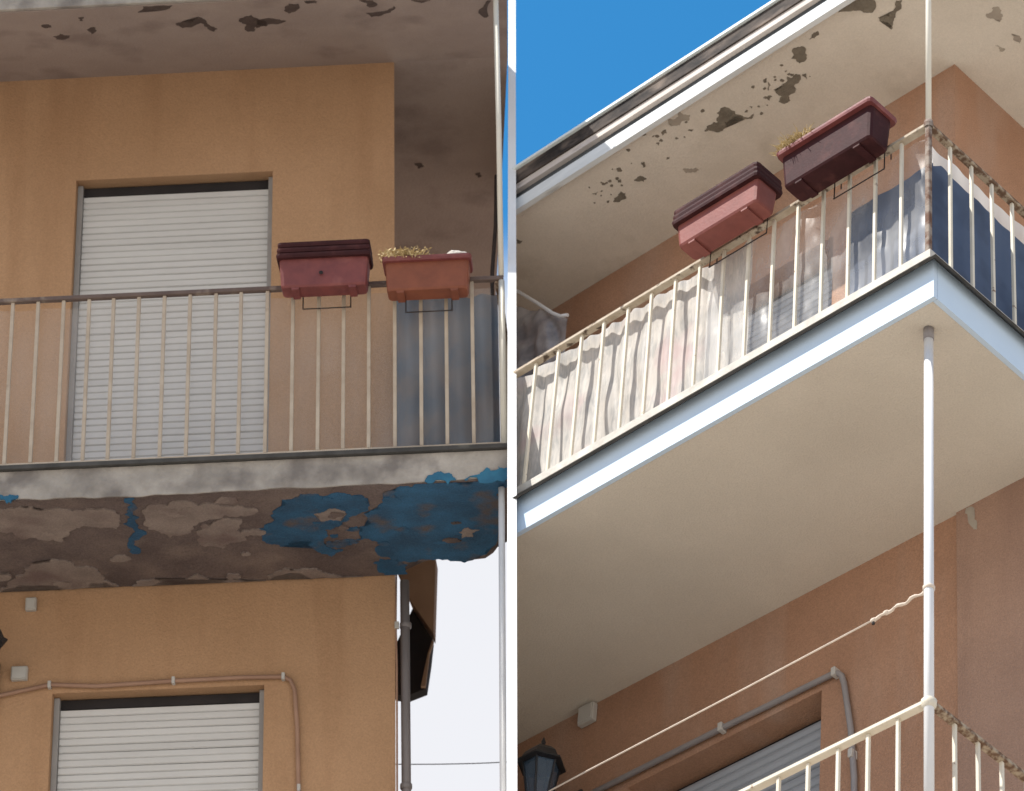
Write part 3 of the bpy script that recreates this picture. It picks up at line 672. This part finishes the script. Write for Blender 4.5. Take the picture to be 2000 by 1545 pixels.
# railing of the left balcony
railL = thing('balcony_railing', ML, (-2, 0, 0), 'thin iron balcony railing in front of the ochre wall and white shutter', 'railing')
mb = MB(); mb.box(LX, 0.03, -0.018, 0.018, LH - 0.012, LH + 0.012, 0.003); mb.build('top_rail', M['rail_brown'], railL)
mb = MB(); mb.box(LX, 0.0, -0.010, 0.010, 0.022, 0.046, 0.002); mb.build('bottom_rail', M['pale_bar'], railL)
bars(railL, 0.14, 1, 22, LH - 0.013, 0.047, 0.019, M['pale_bar'], seed=4)
mb = MB(); mb.box(-0.016, 0.016, -0.001, 0.80, LH - 0.024, LH - 0.013, 0.002); mb.build('side_rail', M['rust_metal'], railL)
bars(railL, 0.14, 1, 6, LH - 0.025, 0.0, 0.016, M['pale_bar'], 'y', 0.0, seed=5)

poleL = thing('corner_pole', ML, (0, 0, -2.5), 'slim white corner pole at the broken end of the peeling balcony', 'pole')
mb = MB(); mb.tube([(0.018, 0, LH + 0.013), (0.02, 0, 2.0), (0.015, 0, 2.96)], 0.015, 10); mb.build('upper_tube', M['cream_pipe'], poleL)
mb = MB(); mb.tube([(0.018, -0.0, 0.013), (0.019, -0.0, LH - 0.013)], 0.017, 10); mb.build('railing_post', M['cream_pipe'], poleL)
mb = MB(); mb.tube([(-0.12, -0.0, -14), (-0.018, -0.0, -1.85), (0.0, -0.0, -LT - 0.02)], 0.017, 10); mb.build('lower_tube', M['white_pipe'], poleL)

# blue cloth closing the far end of the left balcony
mb = MB()
def f(u, v):
    x = -0.635 + 0.585 * u; z = 0.03 + 1.38 * v
    return (x, 0.80 + 0.022 * math.sin(u * 26 + 1.5 * v) + 0.02 * noise.noise((u * 4, v * 3, 2)), z + 0.010 * math.sin(u * 7) * v)
mb.grid(f, 70, 24)
o = mb.build('cloth_screen', M['blue_sheet_old'], None, ML, (-0.35, 0.8, 0.03), normals=False)
tag(o, 'dull blue cloth screen behind the railing end of the peeling balcony', 'cloth screen')

mb = MB()
def f(u, v):
    x = -5.0 + 4.96 * u; z = 0.04 + 0.965 * v
    return (x, 0.03 + 0.006 * math.sin(x * 21) + 0.010 * noise.noise((x * 4, v * 3, 1)), z)
mb.grid(f, 160, 14)
o = mb.build('plastic_film', M['film_thin'], None, ML, (-2.5, 0.03, 0.04), normals=False)
tag(o, 'hazy plastic film stretched behind the railing of the peeling balcony', 'plastic film')

# flower boxes on the left railing
p = planter(ML, -1.19, -0.675, -0.205, -0.022, 0.955, 1.225, M['maroon'], M['maroon_dark'], 'maroon flower box with stacked rims on the railing before the ochre wall', 3)
bracket(p, -1.06, -0.80, -0.20, -0.02, 0.935, LH + 0.014)
mb = MB(); mb.lathe((0, 0, 0), [(0.001, 0.0), (0.011, 0.0), (0.011, 0.006), (0.001, 0.006)], 10)
for v in mb.bm.verts: v.co = Vector((-0.945 + v.co.x, -0.186 - v.co.z * 0.6, 1.03 + v.co.y))
mb.build('drain_plug', M['dark'], p)
p = planter(ML, -0.615, -0.13, -0.205, -0.022, 0.905, 1.10, M['terracotta'], M['maroon'], 'orange brown flower box before the blue cloth screen with withered plants', 1)
bracket(p, -0.50, -0.25, -0.20, -0.02, 0.885, LH + 0.014)
dry_plant(ML, (-0.49, -0.175, 1.085), 0.08, 0.085, 120, 'withered stalks hanging over the orange brown flower box', 11)
lump(ML, (-0.21, -0.165, 1.112), (0.065, 0.03, 0.022), 'pale lump lying on the orange brown flower box by the blue cloth', 3.0)

# pipes and cables on the left house
t = thing('downpipe', ML, (-0.60, LD + 0.05, -14), 'grey downpipe running down the corner of the ochre house', 'downpipe')
mb = MB(); mb.tube([(-0.607, LD + 0.06, -14), (-0.609, LD + 0.06, -1.5), (-0.614, LD + 0.05, -0.215)], 0.026, 12); mb.build('pipe', M['zinc_pipe'], t)
mb = MB()
mb.bm.free()
for z in (-0.5, -1.45):
    mb = MB(); mb.lathe((-0.61, LD + 0.057, z), [(0.027, 0), (0.033, 0.004), (0.033, 0.03), (0.027, 0.034)], 12); mb.build('clamp', M['zinc_pipe'], t)
mb = MB(); mb.tube([(-0.655, LD - 0.008, -0.20), (-0.658, LD - 0.01, -0.49), (-0.653, LD - 0.008, -0.75), (-0.652, LD - 0.01, -3.0)], 0.006, 6)
tag(mb.build('cable', M['brown_pipe'], None, ML, (-0.655, LD, -3.0)), 'thin brown cable beside the grey downpipe on the ochre corner', 'cable')
mb = MB(); mb.box(-0.664, -0.640, LD - 0.024, LD - 0.002, -0.53, -0.49, 0.002)
tag(mb.build('cable_clip', M['box_plastic'], None, ML, (-0.65, LD, -0.51)), 'small pale clip holding the cable beside the grey downpipe', 'clip')
cd = thing('conduit', ML, (-1.9, LD, -0.79), 'thin reddish conduit sagging over the lower shutter of the ochre house', 'conduit')
mb = MB(); mb.tube([(-3.6, LD - 0.02, -0.93), (-2.84, LD - 0.02, -0.835), (-2.56, LD - 0.02, -0.782), (-2.3, LD - 0.02, -0.802), (-1.88, LD - 0.02, -0.790), (-1.50, LD - 0.02, -0.786), (-1.275, LD - 0.02, -0.792), (-1.235, LD - 0.02, -0.815), (-1.212, LD - 0.02, -0.874), (-1.195, LD - 0.02, -1.1), (-1.180, LD - 0.02, -1.6), (-1.18, LD - 0.02, -3.0)], 0.0125, 8)
mb.build('pipe', M['brown_pipe'], cd)
for x, z in ((-2.565, -0.785), (-1.88, -0.79), (-1.275, -0.793), (-1.182, -1.45)):
    mb = MB(); mb.box(x - 0.009, x + 0.009, LD - 0.037, LD - 0.001, z - 0.019, z + 0.021, 0.002); mb.build('clip', M['box_plastic'], cd)
junction_box(ML, -2.69, LD, -0.292, 0.06, 0.075, 'small dull junction box high under the peeling slab on the ochre wall')
junction_box(ML, -2.735, LD, -0.708, 0.09, 0.08, 'pale junction box beside the lantern on the ochre wall')
lantern(ML, -2.895, LD, -0.43, 'dark wall lantern at the edge of the ochre wall', 1.05)
mb = MB()
pts = [(-0.90 + 1.25 * k / 12, 3.0, -0.534 + 0.004 * k / 12 - 0.02 * math.sin(math.pi * k / 12)) for k in range(13)]
mb.tube(pts, 0.0032, 5)
tag(mb.build('overhead_wire', M['wire'], None, ML, (-0.3, 3.0, -0.53)), 'thin dark wire crossing the pale sky beside the grey downpipe', 'wire')
mb = MB(); mb.tube([(-0.075, 1.30, 2.5), (-0.078, 1.2, 2.1), (-0.10, 1.15, 1.75), (-0.10, 1.1, 1.45)], 0.012, 7)
tag(mb.build('hanging_cable', M['wire'], None, ML, (-0.1, 1.1, 1.45)), 'dark cable hanging behind the white pole above the blue cloth', 'cable')

# ================================================================== RIGHT: terracotta house, repainted balcony
RD, RW, RH, RT, RS, RZ = 1.0633, 0.6755, 0.8955, 0.4569, 3.4956, 2.763
SP = 0.161
RX = -5.0
houseR = thing('apartment_house', MR, (-1.5, 2, -12), 'terracotta house with a repainted white edged balcony under a stained eave', 'house')
mb = MB()
holesR = [(-2.75, -1.502, 0.02, 1.98), (-2.75, -1.502, -3.48, -1.12)]
wall_sheet(mb, RX, -RW, -14.5, RZ + 0.15, RD, holesR, 0.17)
mb.quad([(-RW, RD, -0.44), (-RW, 5.2, -0.44), (-RW, 5.2, RZ + 0.15), (-RW, RD, RZ + 0.15)])
mb.quad([(-RW, 5.2, -14.5), (RX, 5.2, -14.5), (RX, 5.2, RZ + 0.15), (-RW, 5.2, RZ + 0.15)])
mb.cut()
wallR = mb.build('wall', M['wall_brown'], houseR)
mb = MB(); mb.box(-RW - 0.003, 0.10, RD - 0.012, RD + 0.3, -14.5, -0.44); w2 = mb.build('wall_pier', M['wall_brown_b'], houseR)
patch([[-0.62, -0.46], [-0.585, -0.47], [-0.57, -0.56], [-0.555, -0.63], [-0.585, -0.60], [-0.61, -0.52]], lambda u, v, h: (u, RD - 0.0115 - h, v), 0.002, 'salt_stain', M['stain'], w2, 5, 0.2)
roller_shutter(houseR, -2.748, -1.504, 0.022, 1.978, RD + 0.14, 0.046, M['slat_blue'], drop=0.05, label='closed blue grey upper roller shutter')
roller_shutter(houseR, -2.748, -1.504, -3.478, -1.122, RD + 0.14, 0.055, M['slat_blue'], count=18, drop=0.03, label='closed blue grey lower roller shutter')
# eave
mb = MB(); mb.box(RX, 0.45, 0.36, 5.6, RZ, RZ + 0.10)
mb.cut()
eaveR = mb.build('eave', M['soffit_eave'], houseR)
def strip(y0, y1, z0, z1, name, m):
    mb = MB(); mb.box(RX, 0.48, y0, y1, z0, z1); mb.cut(); return mb.build(name, m, eaveR)
strip(0.325, 0.358, RZ - 0.035, RZ + 0.062, 'fascia_board', M['fascia_white'])
strip(0.372, 0.42, RZ + 0.102, RZ + 0.17, 'painted_gap_shade', M['gap_shade'])  # solid strip coloured as the shadow line under the gutter
strip(0.345, 0.40, RZ + 0.172, RZ + 0.222, 'pale_strip', M['strip_pink'])
strip(0.335, 0.42, RZ + 0.224, RZ + 0.33, 'gutter', M['gutter_stained'])
strip(0.318, 0.42, RZ + 0.332, RZ + 0.352, 'drip_edge', M['drip'])
strip(0.42, 5.6, RZ + 0.172, RZ + 0.30, 'roof_slab', M['roof'])
mb = MB(); mb.box(0.452, 0.48, 0.36, 5.6, RZ - 0.03, RZ + 0.3); mb.build('side_fascia', M['fascia_white'], eaveR)
for i, p in enumerate(PATCH_R):
    patch(p, lambda u, v, h: (u, max(v, 0.362), RZ + 0.001 - h), 0.004, 'peeled_patch', M['peel'], eaveR, 100 + i, 0.22)
rnd = random.Random(5)
for q in range(46):
    c = Vector(rnd.choice(PATCH_R[:17])[0]) + Vector((rnd.gauss(0, 0.10), rnd.gauss(0, 0.05)))
    r_ = rnd.uniform(0.004, 0.013); k = rnd.randint(5, 7)
    pl_ = [[c.x + r_ * rnd.uniform(0.6, 1.4) * math.cos(6.283 * j / k), c.y + r_ * rnd.uniform(0.5, 1.2) * math.sin(6.283 * j / k)] for j in range(k)]
    patch(pl_, lambda u, v, h: (u, max(v, 0.362), RZ + 0.001 - h), 0.003, 'peeled_patch', M['peel'], eaveR, 500 + q, 0.2, 1)
for i, p in enumerate(STAIN_R):
    patch(p, lambda u, v, h: (u, max(v, 0.362), RZ + 0.001 - h), 0.0025, 'damp_patch', M['stain'], eaveR, 140 + i, 0.3, 3)
# balcony slabs
def slabR(z):
    mb = MB()
    mb.box(RX, 0.124, -0.124, 2.2, z - RT, z - 0.20)
    mb.cut()
    s = mb.build('balcony_slab', M['soffit_cream'], houseR)
    mb = MB()
    mb.extrude([(-0.150, -RT - 0.002), (-0.126, -RT - 0.002), (-0.126, -0.205), (-0.150, -0.205)], RX, 0.150, lambda u, v, t: (t, u, z + v)); mb.cut()
    mb.build('front_fascia', M['white_blue'], s)
    mb = MB(); mb.box(0.126, 0.151, -0.1245, 2.2, z - RT - 0.0025, z - 0.205); mb.build('side_fascia', M['white_blue'], s)
    mb = MB()
    mb.extrude([(-0.205, -0.268), (-0.195, -0.275), (-0.02, -0.07), (-0.02, -0.055), (-0.035, -0.055)], RX, 0.0, lambda u, v, t: (t, u, z + v)); mb.cut()
    mb.extrude([(0.205, -0.268), (0.195, -0.275), (0.02, -0.07), (0.02, -0.055), (0.035, -0.055)], 0.0, 2.2, lambda u, v, t: (u, t, z + v))
    # mitred corner piece
    a = [(-0.02, -0.07), (-0.195, -0.275), (-0.205, -0.268), (-0.035, -0.055)]
    r0 = [mb.bm.verts.new((0.0, u, z + v)) for u, v in a]; r1 = [mb.bm.verts.new((-u, u, z + v)) for u, v in a]; r2 = [mb.bm.verts.new((-u, 0.0, z + v)) for u, v in a]
    for k in range(3):
        mb.bm.faces.new((r0[k], r0[k + 1], r1[k + 1], r1[k])); mb.bm.faces.new((r1[k], r1[k + 1], r2[k + 1], r2[k]))
    mb.build('flashing', M['flash'], s)
    mb = MB(); mb.box(RX, 0.045, -0.045, 2.2, z - 0.052, z - 0.002); mb.cut(); mb.build('stone_edge', M['marble'], s)
    return s
s1 = slabR(0.0)
slabR(-RS)

# upper railing
def railing(z, label, m_bar, m_rail, m_side, nx, ny):
    t = thing('balcony_railing', MR, (-1, 0, z), label, 'railing')
    mb = MB(); mb.box(RX, -0.012, -0.02, 0.02, z + RH - 0.011, z + RH + 0.011, 0.003); mb.cut(); mb.build('top_rail', m_rail, t)
    mb = MB(); mb.box(-0.02, 0.02, 0.013, 2.2, z + RH - 0.011, z + RH + 0.011, 0.003); mb.build('side_rail', m_side, t)
    mb = MB(); mb.box(RX, -0.014, -0.009, 0.009, z + 0.012, z + 0.034, 0.002); mb.cut(); mb.build('bottom_rail', m_bar, t)
    mb = MB(); mb.box(-0.009, 0.009, 0.014, 2.2, z + 0.012, z + 0.034, 0.002); mb.build('side_bottom_rail', m_bar, t)
    mb = MB(); mb.box(-0.008, 0.008, -0.008, 0.008, 0.0345, RH - 0.0115, 0.0015); me = mb.mesh('baluster', m_bar)
    rnd = random.Random(int(abs(z) * 10) + 3)
    copies('baluster', me, t, [(-i * SP + rnd.uniform(-.004, .004), rnd.uniform(-.002, .002), z) for i in range(1, nx)] + [(rnd.uniform(-.002, .002), i * SP + rnd.uniform(-.004, .004), z) for i in range(1, ny)])
    return t
r1 = railing(0.0, 'upper iron balcony railing backed with net curtain and blue cloth', M['cream_metal'], M['rail_cream'], M['rust_metal'], 17, 13)
mb = MB(); mb.box(-0.013, 0.013, -0.013, 0.013, 0.0, RH + 0.02, 0.003); mb.build('corner_post', M['post_rust'], r1)
mb = MB(); mb.lathe((0, 0, RH + 0.02), [(0.02, -0.03), (0.024, -0.01), (0.022, 0.012), (0.014, 0.016)], 10); mb.build('collar', M['post_rust'], r1)
r2 = railing(-RS, 'lower cream railing with rusty side rail at the bottom of the picture', M['cream_metal'], M['cream_metal'], M['rust_metal'], 9, 9)
mb = MB(); mb.lathe((0, 0, -RS + RH), [(0.022, -0.03), (0.032, -0.016), (0.034, 0.008), (0.022, 0.02)], 12); mb.build('collar', M['cream_metal'], r2)

# pole from the lower railing to the eave
pr_ = thing('corner_pole', MR, (0, 0, -RS), 'white pole rising through both balcony corners of the terracotta house', 'pole')
mb = MB(); mb.tube([(0, 0, RH + 0.034), (0, 0, 2.0), (0, 0, 3.05)], 0.0145, 12); mb.build('upper_tube', M['cream_pipe'], pr_)
mb = MB(); mb.tube([(0, 0, -RS + 0.001), (0, 0, -2.0), (0, 0, -RT - 0.055)], 0.0215, 14); mb.build('lower_tube', M['white_pipe'], pr_)
mb = MB(); mb.tube([(0, 0, -RT - 0.07), (0, 0, -RT - 0.001)], 0.0245, 14); mb.build('socket', M['zinc_pipe'], pr_)
mb = MB(); mb.box(-0.015, 0.015, 0.0, 0.34, RZ + 0.10, RZ + 0.13); mb.build('bracket', M['cream_pipe'], pr_)

# plastic film, net curtain and blue cloth behind the upper railing
def wave(u, k, s): return 0.010 * math.sin(u * k + s) + 0.006 * math.sin(u * k * 2.3 + 1.7 * s)
mb = MB()
def f(u, v):
    x = -1.42 + 1.40 * u; z = 0.04 + 0.838 * v
    return (x, 0.040 + 0.5 * wave(x, 19, 0.5 + v) + 0.014 * noise.noise((x * 5, v * 3, 1)) + 0.006 * noise.noise((x * 17, v * 9, 5)), z + 0.012 * noise.noise((x * 8, 0, 3)) * v)
mb.grid(f, 110, 36)
o = mb.build('plastic_film', M['film'], None, MR, (-0.7, 0.03, 0.04), normals=False)
tag(o, 'cloudy clear plastic film wrapped inside the front railing below the flower boxes', 'plastic film')
mb = MB()
def f(u, v):
    y = 0.10 + 1.50 * u; z = 0.04 + 0.905 * v
    return (-0.095 + 0.6 * wave(y, 15, 1 + v) + 0.008 * noise.noise((y * 6, v * 4, 7)), y, z)
mb.grid(f, 80, 20)
o = mb.build('plastic_film', M['film_backlit'], None, MR, (-0.09, 0.8, 0.04), normals=False)
tag(o, 'plastic film coloured backlit white as a band above the blue cloth on the side railing', 'plastic film')
mb = MB()
def f(u, v):
    x = -2.95 + 1.80 * u; z = 0.045 + 0.88 * v
    fold = 0.007 * math.sin(x * 39 + 3.5 * noise.noise((x * 2, v * 2.2, 3))) + 0.004 * math.sin(x * 83 + 2 * v) + 0.013 * noise.noise((x * 7, v * 3, 8))
    top = 0.008 * noise.noise((x * 6, 2, 2)) - 0.012 * abs(math.sin(x * 19.5))
    return (x, 0.058 + fold, z + top * v)
mb.grid(f, 200, 30); mb.cut()
o = mb.build('net_curtain', M['lace'], None, MR, (-2.1, 0.06, 0.04), normals=False)
tag(o, 'pale feather patterned net curtain hung in folds inside the upper railing', 'curtain')
mb = MB()
def f(u, v):
    # wraps round the corner: front part then side part
    s = u * 2.15
    z = 0.05 + 0.685 * v
    if s < 0.52: p = (-0.56 + s, 0.085, 0)
    else: p = (-0.055, 0.085 + (s - 0.55), 0)
    k = wave(s, 21, 1.3) * 0.5 + 0.008 * noise.noise((s * 4, v * 3, 4))
    hang = min(1.0, max(0.0, (s - 0.56) / 0.06)) * (0.10 - 0.05 * s)
    fray = 0.008 * noise.noise((s * 9, 3, 0))
    zz = z * (1 + hang) + fray * v
    if s < 0.52: return (p[0] , p[1] + k, zz)
    return (p[0] + k * 0.7, p[1], zz)
mb.grid(f, 170, 24)
o = mb.build('blue_cloth', M['blue_sheet'], None, MR, (-0.05, 0.5, 0.05), normals=False)
tag(o, 'dark blue cloth wrapped round the corner inside the upper railing', 'cloth')
# crumpled plastic hung at the far end, on its white cord
mb = MB()
def f(u, v):
    x = -4.0 + 0.81 * u; ztop = 2.20 + (1 - u) * 0.62
    z = ztop + (0.45 - ztop) * (1 - v)
    c = 0.05 * noise.noise((u * 6, v * 8, 1)) + 0.03 * noise.noise((u * 14, v * 15, 6)) + 0.02 * math.sin(u * 20)
    return (x + 0.02 * noise.noise((0, v * 7, 3)), 0.75 + c, z)
mb.grid(f, 60, 80); mb.cut()
o = mb.build('plastic_sheet', M['crumple'], None, MR, (-3.5, 0.75, 0.45), normals=False)
tag(o, 'crumpled grey plastic sheet hanging under the eave beside the white panel', 'plastic sheet')
mb = MB(); mb.tube([(-4.0, 0.72, 2.84), (-3.57, 0.72, 2.60), (-3.40, 0.72, 2.40), (-3.265, 0.72, 2.235), (-3.21, 0.73, 2.185), (-3.16, 0.74, 2.17)], 0.011, 8); mb.cut()
tag(mb.build('cord', M['white_pipe'], None, MR, (-3.3, 0.72, 2.3)), 'white cord along the top of the crumpled grey plastic sheet', 'cord')

# flower boxes of the right balcony
p = planter(MR, -1.455, -0.885, -0.225, -0.022, 0.845, 1.09, M['terracotta_pink'], M['maroon_dark'], 'sun faded pink flower box, further of the two under the stained eave', 3, soil=True)
bracket(p, -1.36, -0.99, -0.21, -0.02, 0.828, RH + 0.013)
p = planter(MR, -0.765, -0.165, -0.235, -0.022, 0.80, 1.035, M['maroon_dark'], M['maroon'], 'dark maroon flower box with yellow straw nearest the corner pole', 1)
bracket(p, -0.56, -0.25, -0.22, -0.02, 0.783, RH + 0.013)
dry_plant(MR, (-0.665, -0.195, 1.02), 0.06, 0.105, 300, 'yellow straw standing in the dark maroon flower box', 21)
lump(MR, (-0.29, -0.17, 1.05), (0.06, 0.03, 0.032), 'pale lump at the pole end of the dark maroon flower box', 8.0)

# fittings under the right balcony
junction_box(MR, -3.055, RD, -0.525, 0.105, 0.115, 'square pale junction box under the repainted balcony on the terracotta wall')
lantern(MR, -3.10, RD, -0.80, 'black iron wall lantern at the foot of the white panel', 0.95)
cd = thing('conduit', MR, (-1.386, RD, -1.08), 'grey conduit bending down beside the lower blue grey shutter', 'conduit')
y = RD - 0.022
mb = MB(); mb.tube([(-3.45, y, -1.062), (-2.735, y, -1.065), (-2.114, y, -1.067), (-1.42, y, -1.078), (-1.386, y, -1.088), (-1.362, y, -1.115), (-1.346, y, -1.171), (-1.3, y, -1.462), (-1.275, y, -1.75), (-1.26, y, -2.6), (-1.26, y, -3.45)], 0.0155, 10); mb.cut(); mb.build('pipe', M['grey_pipe'], cd)
for x, z in ((-2.114, -1.067), (-1.40, -1.08), (-1.286, -1.62)):
    mb = MB(); mb.box(x - 0.013, x + 0.013, RD - 0.045, RD - 0.001, z - 0.024, z + 0.024, 0.003); mb.build('clip', M['box_plastic'], cd)
cl = thing('washing_line', MR, (-0.02, 0, -2.0), 'white washing line knotted to the pole below the repainted balcony', 'line')
mb = MB(); mb.tube([(-3.2, 0.0, -2.06), (-2.0, 0.0, -2.032), (-1.0, 0.0, -2.020), (-0.30, 0.0, -2.004)], 0.0045, 6); mb.cut(); mb.build('rope', M['string'], cl)
mb = MB()
pts = [(-0.31 + 0.29 * k / 16, 0.005 * math.sin(k * 1.4), -2.005 + 0.012 * k / 16 + 0.0028 * math.sin(k * 1.1)) for k in range(17)]
mb.tube(pts, 0.0055, 6, True, [0.005 + 0.0035 * abs(math.sin(k * 0.9)) for k in range(17)]); mb.build('twisted_end', M['string'], cl)
for c in ((-0.30, 0, -2.006), (-0.23, 0, -2.0)):
    mb = MB(); bmesh.ops.create_icosphere(mb.bm, subdivisions=2, radius=0.011)
    for v in mb.bm.verts: v.co = Vector(c) + Vector((v.co.x * 1.5, v.co.y, v.co.z)) * (1 + 0.3 * noise.noise(v.co * 200))
    mb.build('knot', M['string'], cl)
mb = MB(); mb.lathe((0, 0, -1.985), [(0.0225, -0.012), (0.027, -0.006), (0.027, 0.004), (0.0225, 0.01)], 14); mb.build('loop', M['string'], cl)
mb = MB(); mb.box(-0.307, -0.295, -0.006, 0.006, -2.03, -2.016, 0.002); mb.build('peg', M['dark'], cl)

# ================================================================== white panel added between the two houses to hide the cut ends
mb = MB()
A = CAM.col[0].copy()
def on_plane(y, z):
    x = -(CUT_N.y * y + CUT_N.z * z + CUT_C) / CUT_N.x
    return MR @ Vector((x, y, z))
fy = lambda z: -0.163 + z * 0.1545
pts = [on_plane(fy(6.4), 6.4), on_plane(1.5, 6.4), on_plane(1.35, -13.0), on_plane(fy(-12.0), -12.0)]
th = 0.0228
f0 = [mb.bm.verts.new(p_ + A * th) for p_ in pts]; f1 = [mb.bm.verts.new(p_ - A * th) for p_ in pts]
mb.bm.faces.new(f0); mb.bm.faces.new(f1)
for i in range(4): mb.bm.faces.new((f0[i], f0[(i + 1) % 4], f1[(i + 1) % 4], f1[i]))
o = mb.build('added_divider', M['render_white'], None, Matrix.Identity(4))
tag(o, 'narrow upright added white divider wall standing between the two balconies', 'wall')

for o in list(bpy.data.objects):
    if 'base' in o.keys(): del o['base']
